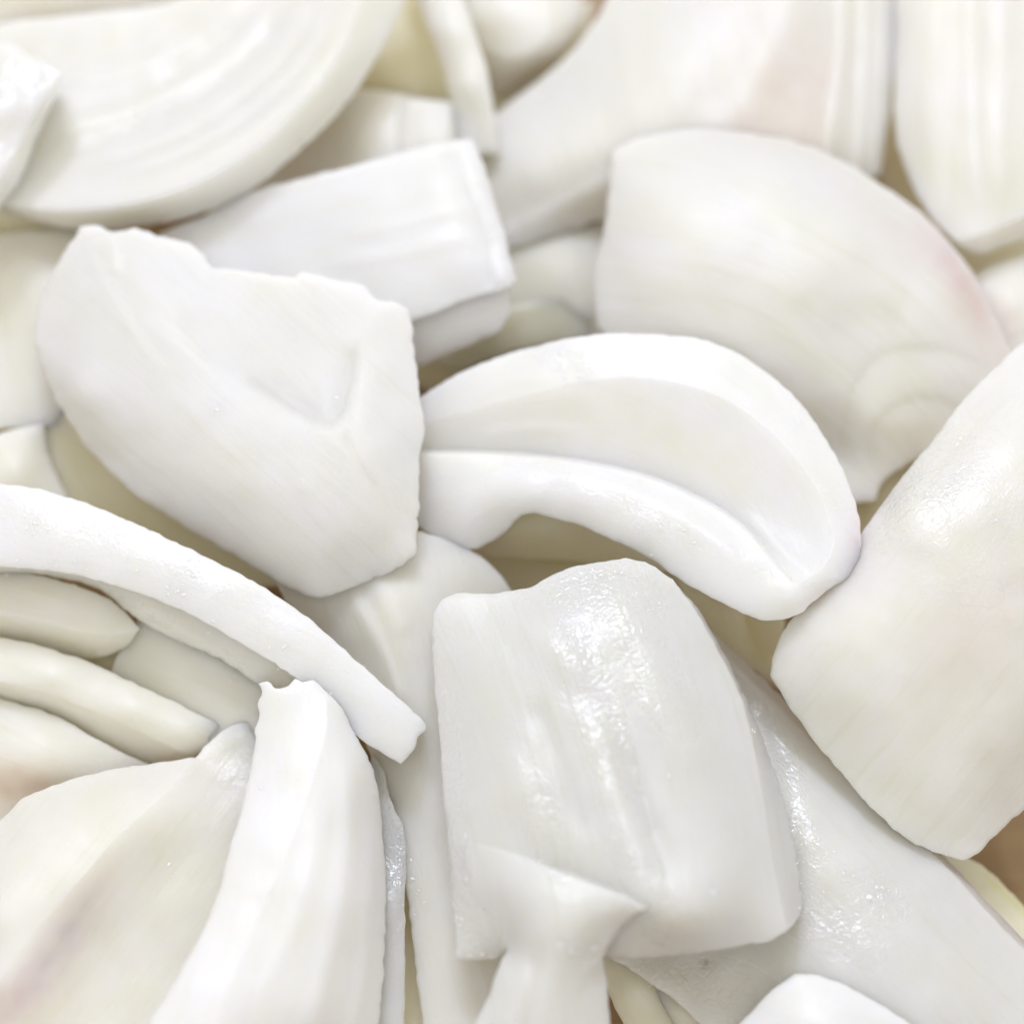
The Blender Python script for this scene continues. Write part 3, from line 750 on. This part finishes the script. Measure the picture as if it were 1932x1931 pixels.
piece('onion_petal', 'torn greyish-white onion petal left of centre with a ragged notch in its middle', [(N, 'matte', dict(
    outline=[(152,430,520,1),(180,424,522),(215,436,524),(250,430,526),(300,446,528),(365,465,532),(384,480,533),(393,498,533),(450,508,538),(520,520,542),(555,522,543),(575,513,544),(600,520,545),(640,531,545),(690,541,542),(700,556,540),(720,569,538),(745,570,536),(769,582,530,1),
             (776,605,528),(779,640,524),(786,690,520),(792,750,516),(800,810,510),(793,850,505),(791,890,500),(790,950,490),(788,1000,480),(783,1045,470,1),(760,1066,455),(700,1094,430),(650,1114,415),(600,1128,405),(560,1116,400),(490,1078,400),(410,1030,402),(330,982,405),(250,930,410),(180,862,415),(125,788,425),(90,720,435),(67,655,448),(66,610,455),(84,550,475),(112,490,500)],
    inner=[(170,560,520),(220,700,525),(300,820,525),(400,920,515),(520,1010,492),(620,1050,480),(300,560,548),(400,700,565),(500,850,562),(600,930,545),(700,980,515),(480,600,540),(600,640,536),(560,720,545),(700,700,550),(700,850,555),(200,620,530),(130,640,492),(150,740,492)],
    details=[('step', [(676,640),(668,720),(640,795),(625,806),(570,786),(520,756),(450,716)], -11, 4, 36), ('step', [(672,660),(640,795),(570,786),(450,716),(360,640),(320,560)], -6, 14, 80),
             ('step', [(212,438),(226,470),(224,520)], 6, 4, 40), ('ridge', [(165,440),(180,500),(225,575),(260,640),(330,720)], 3, 9),
             ('ridge', [(640,800),(665,850),(690,890),(720,930)], -5, 6), ('ridge', [(560,900),(600,950),(610,1000)], 4, 14)],
    thick=50, fillet=6, rough_edge=2.4, lump=4, wets=[(190,520,40,100,-20,.2)], grain=('lin', 42)))])
piece('onion_slice', 'curved two-layer onion slice like a crescent in the middle of the picture', [(N, 'cut', dict(
    curves=dict(a=[(740,790,400),(795,748,420),(860,708,440),(930,678,460),(1000,656,475),(1080,638,507),(1150,630,516),(1250,632,522),(1312,638,526),(1370,656,528),(1450,706,530),(1505,755,530),(1552,820,530),(1592,890,530),(1614,950,528),(1625,1010,523),(1621,1055,515),(1602,1090,507)],
                x=[(1602,1090,507),(1555,1096,527),(1502,1104,535)],
                c=[(1502,1104,535),(1552,1070,537),(1573,1020,538),(1566,985,538),(1545,930,540),(1510,875,542),(1476,835,542),(1424,790,541),(1372,756,540),(1320,735,538),(1243,717,530),(1165,714,520),(1087,722,508),(1010,742,495),(932,762,470),(860,782,440),(740,820,400)],
                f0=[(740,820,400),(740,790,400)],
                el=[(1502,1104,535),(1470,1066,512),(1424,1008,482),(1366,961,468),(1314,932,460),(1254,905,452),(1193,886,446),(1092,866,436),(1010,855,425),(930,850,412),(850,849,395),(740,848,380)],
                f1=[(740,848,380),(740,820,400)],
                eh=[(1502,1104,535),(1464,1070,529),(1419,1014,522),(1362,968,516),(1310,940,512),(1250,913,506),(1191,894,498),(1090,874,487),(1010,862,475),(930,858,462),(850,856,450),(740,856,438)],
                f2=[(740,856,438),(740,848,380)],
                d=[(1602,1090,507),(1566,1112,504),(1545,1128,502),(1512,1155,500),(1480,1168,498),(1440,1170,497),(1400,1156,496),(1330,1120,493),(1270,1086,488),(1225,1052,483),(1150,1016,475),(1085,988,468),(1040,976,461),(1005,968,455),(985,972,448)],
                d2=[(985,972,448),(940,1012,400),(905,1032,388),(870,1044,380)], d3=[(870,1044,380),(845,1030,380),(800,1000,375),(740,960,380)],
                f3=[(740,960,380),(740,856,438)]),
    regions=['a x c f0', 'el f1 -c', 'eh f2 -el', '-x d d2 d3 f3 -eh'],
    inner=[(1150,670,520),(1300,680,532),(1440,750,536),(1540,870,536),(1590,980,530),(1000,700,492),
           (1000,810,452),(1150,800,480),(1300,830,496),(1420,900,502),(1500,990,508),(1530,1040,520),(1200,850,464),(1350,910,478),
           (1100,930,510),(1220,985,520),(1340,1050,525),(1440,1115,522),(1500,1130,530),(1000,915,490),(900,930,455),(860,990,412),(1300,975,530)],
    thick=70, soft=2, fillet=4.5, wets=[(1150,670,150,25,0,.5),(1180,960,220,25,25,.6),(1550,880,120,25,65,.4)], grain=('arc', 1060, 1180),
    details=[('ridge', [(1400,960),(1450,1010),(1500,1060),(1540,1090)], 6, 7), ('ridge', [(900,820),(1000,806),(1100,812)], 5, 8), ('ridge', [(1000,890),(1120,905),(1240,950),(1350,1020),(1430,1090)], 6, 15)],
    tints=[(1622,1030,22,90,0,(0.93,0.80,0.85),0.9), (860,850,130,30,4,(0.95,0.94,0.84),0.6), (1230,820,300,75,18,(0.985,0.975,0.90),0.8), (1545,1125,60,14,-28,(0.96,0.85,0.88),0.7)]))])  # pink rims, cream hollow, and the groove's shadow painted at its left end
piece('onion_petal', 'squarish ridged onion petal at bottom centre ending in a peaked torn fold', [
    (N, 'wet', dict(
    curves=dict(a=[(816,1160,520),(830,1135,524),(855,1122,526),(900,1120,530),(960,1116,534),(1000,1108,538),(1050,1080,542),(1120,1062,545),(1190,1055,545),(1230,1066,542),(1268,1092,535)],
                b=[(1268,1092,535),(1310,1150,520),(1352,1222,505),(1392,1300,498),(1420,1400,492),(1440,1500,488),(1455,1600,484),(1470,1680,478),(1486,1755,465)],
                c1=[(1486,1755,465),(1450,1775,460),(1400,1784,458),(1300,1798,455),(1200,1806,452),(1141,1807,450)],
                c2=[(956,1790,490),(935,1806,455),(900,1810,440),(862,1812,436)],
                d=[(862,1812,436),(855,1740,450),(846,1600,470),(836,1500,480),(826,1350,492),(817,1250,505),(816,1160,520)],
                e=[(1268,1092,535),(1330,1170,470),(1382,1262,440),(1430,1370,420),(1462,1455,410),(1490,1560,405),(1506,1650,402),(1506,1730,405),(1486,1755,465)],
                al=[(880,1586,508),(960,1604,545),(1050,1635,560),(1130,1666,570),(1180,1686,574),(1225,1710,570)],
                ah=[(880,1586,508),(960,1609,556),(1050,1641,586),(1130,1673,602),(1180,1693,608),(1219,1712,606)],
                tc=[(1219,1712,606),(1225,1710,570)],
                bl=[(1225,1710,570),(1182,1742,530),(1158,1774,490),(1141,1807,450)],
                bh=[(1219,1712,606),(1175,1738,562),(1150,1775,543),(1135,1806,528)],
                t2=[(1135,1806,528),(1141,1807,450)],
                g=[(880,1586,508),(888,1660,505),(920,1730,495),(956,1790,490)],
                l1=[(956,1790,490),(945,1815,500),(920,1880,495),(895,1932,488),(860,2010,480)], l2=[(860,2010,480),(1030,2010,500)],
                l3=[(1030,2010,500),(1065,1912,520),(1087,1868,524),(1135,1806,528)],
                l4=[(1135,1806,528),(1143,1840,488),(1148,1890,470),(1152,2010,450)], l5=[(1152,2010,450),(1030,2010,500)]),
    regions=['a b c1 -bl -al g c2 d', 'al -tc -ah', 'tc bl -t2 -bh', 'ah bh -l3 -l2 -l1 -g', 'l4 l5 l3', 'e -b'],
    inner=[(900,1250,548),(1000,1200,572),(1100,1150,582),(1200,1150,578),(1000,1350,582),(1100,1300,592),(1190,1300,592),(1270,1300,578),(950,1500,556),(1080,1500,588),(1180,1500,590),(1300,1450,572),(1350,1600,562),(1260,1640,582),(1100,1590,586),(1400,1720,515),(1270,1740,562),(1340,1740,545),
           (1000,1670,582),(1080,1720,604),(1150,1715,600),(1060,1790,580),(1000,1850,550),(1000,1750,565),(960,1930,522),(1110,1900,498),(940,1660,545)],
    thick=55, soft=2, fillet=6, lump=3,
    details=[('ridge', [(990,1120),(1030,1190),(1090,1270),(1135,1371),(1165,1501),(1201,1604),(1222,1700),(1235,1790)], 13, 32),
             ('ridge', [(1140,1080),(1175,1150),(1222,1231),(1243,1319),(1290,1400),(1310,1480)], 8, 30),
             ('ridge', [(960,1400),(990,1480),(1020,1560),(1040,1600)], 6, 22),
             ('ridge', [(1080,1250),(1150,1380),(1210,1520),(1250,1640)], -12, 26),
             ('ridge', [(1000,1300),(1060,1450),(1110,1600)], -7, 24),
             ('ridge', [(1000,1780),(1010,1840),(990,1920),(970,2000)], -8, 14)],
    wets=[(1150,1130,120,50,0,.8),(1120,1320,200,42,72,1),(1195,1600,170,40,76,1),(1235,1270,140,45,62,1),(1030,1560,120,30,75,.8),(860,1560,22,260,-4,.8),(900,1760,60,50,0,.6),(1080,1785,70,30,0,.6),(1240,1700,60,40,60,.6)], grain=('arc', -1200, 2100)))])
# ---------------------------------------------------------------- beads of juice with glints painted in, lying on the pieces
def glint_beads():
    import bmesh
    from mathutils import Matrix
    bpy.context.view_layer.update()
    dg = bpy.context.evaluated_depsgraph_get()
    rnd = random.Random(5)
    m = bpy.data.materials.new('juice_glint_white'); m.use_nodes = True
    P = m.node_tree.nodes['Principled BSDF']
    P.inputs['Base Color'].default_value = (0.97, 0.97, 0.98, 1); P.inputs['Roughness'].default_value = 0.12  # near-white base paints bright glints into the beads
    P.inputs['Specular IOR Level'].default_value = 1.0
    bm = bmesh.new()
    clusters = [((50,960),(110,1010),9),((0,1050),(260,1085),12),((150,1000),(460,1120),22),((300,1080),(420,1150),14),((430,1120),(700,1330),14),((250,1170),(480,1260),16),
                ((1760,935),(1800,945),5),((1870,980),(1892,986),2),((1680,880),(1800,960),10),((1530,1680),(1560,1710),5),((1640,1670),(1685,1700),7),((1500,1560),(1620,1760),14),
                ((1500,1580),(1530,1640),5),((1220,1130),(1250,1155),4),((1080,1065),(1200,1090),8),((1340,1640),(1350,1760),4),((1030,1775),(1110,1800),9),((1240,1690),(1262,1705),3),
                ((1260,1450),(1290,1530),4),((1030,1480),(1060,1640),5),((850,1560),(880,1780),10),((860,1795),(960,1812),8),((1010,640),(1200,720),8),((1000,900),(1350,1060),18),
                ((770,1600),(800,1760),8),((480,1330),(640,1700),12),((300,1600),(330,1700),2),((380,770),(420,800),3),((210,460),(260,620),4),((600,640),(680,760),5),((1060,1780),(1330,1880),8),((1420,1340),(1460,1430),5)]
    n = 0
    for (a, b, k) in clusters:
        for _ in range(k):
            x = rnd.uniform(a[0], b[0]); y = rnd.uniform(a[1], b[1])
            p1 = at([x], [y], [0.0])[0]
            o_ = Vector(cam_pos * S); d_ = (Vector(p1) - o_).normalized()
            hit, loc, nrm, idx, ob, mt = sc.ray_cast(dg, o_, d_)
            if not hit or ob.name.startswith('board'): continue
            if nrm.dot(d_) > 0: nrm = -nrm
            r = rnd.choice((1.3, 1.6, 2.0, 2.5, 3.2)) * S
            ax = nrm.to_track_quat('Z', 'Y').to_matrix().to_4x4()
            M = Matrix.Translation(loc - nrm * r * 0.02) @ ax @ Matrix.Rotation(rnd.uniform(0, 3.1), 4, 'Z') @ Matrix.Diagonal((r * rnd.uniform(0.9, 1.9), r * 0.8, r * 0.38, 1))
            bmesh.ops.create_icosphere(bm, subdivisions=2, radius=1.0, matrix=M)
            n += 1
    for f in bm.faces: f.smooth = True
    me = bpy.data.meshes.new('juice_glint_beads'); bm.to_mesh(me); bm.free()
    me.materials.append(m)
    o = bpy.data.objects.new('juice_glint_beads', me); col.objects.link(o)
    o['kind'] = 'stuff'; o['label'] = 'tiny juice beads coloured near-white to stand for glints on the cut pieces'; o['category'] = 'juice'
glint_beads()
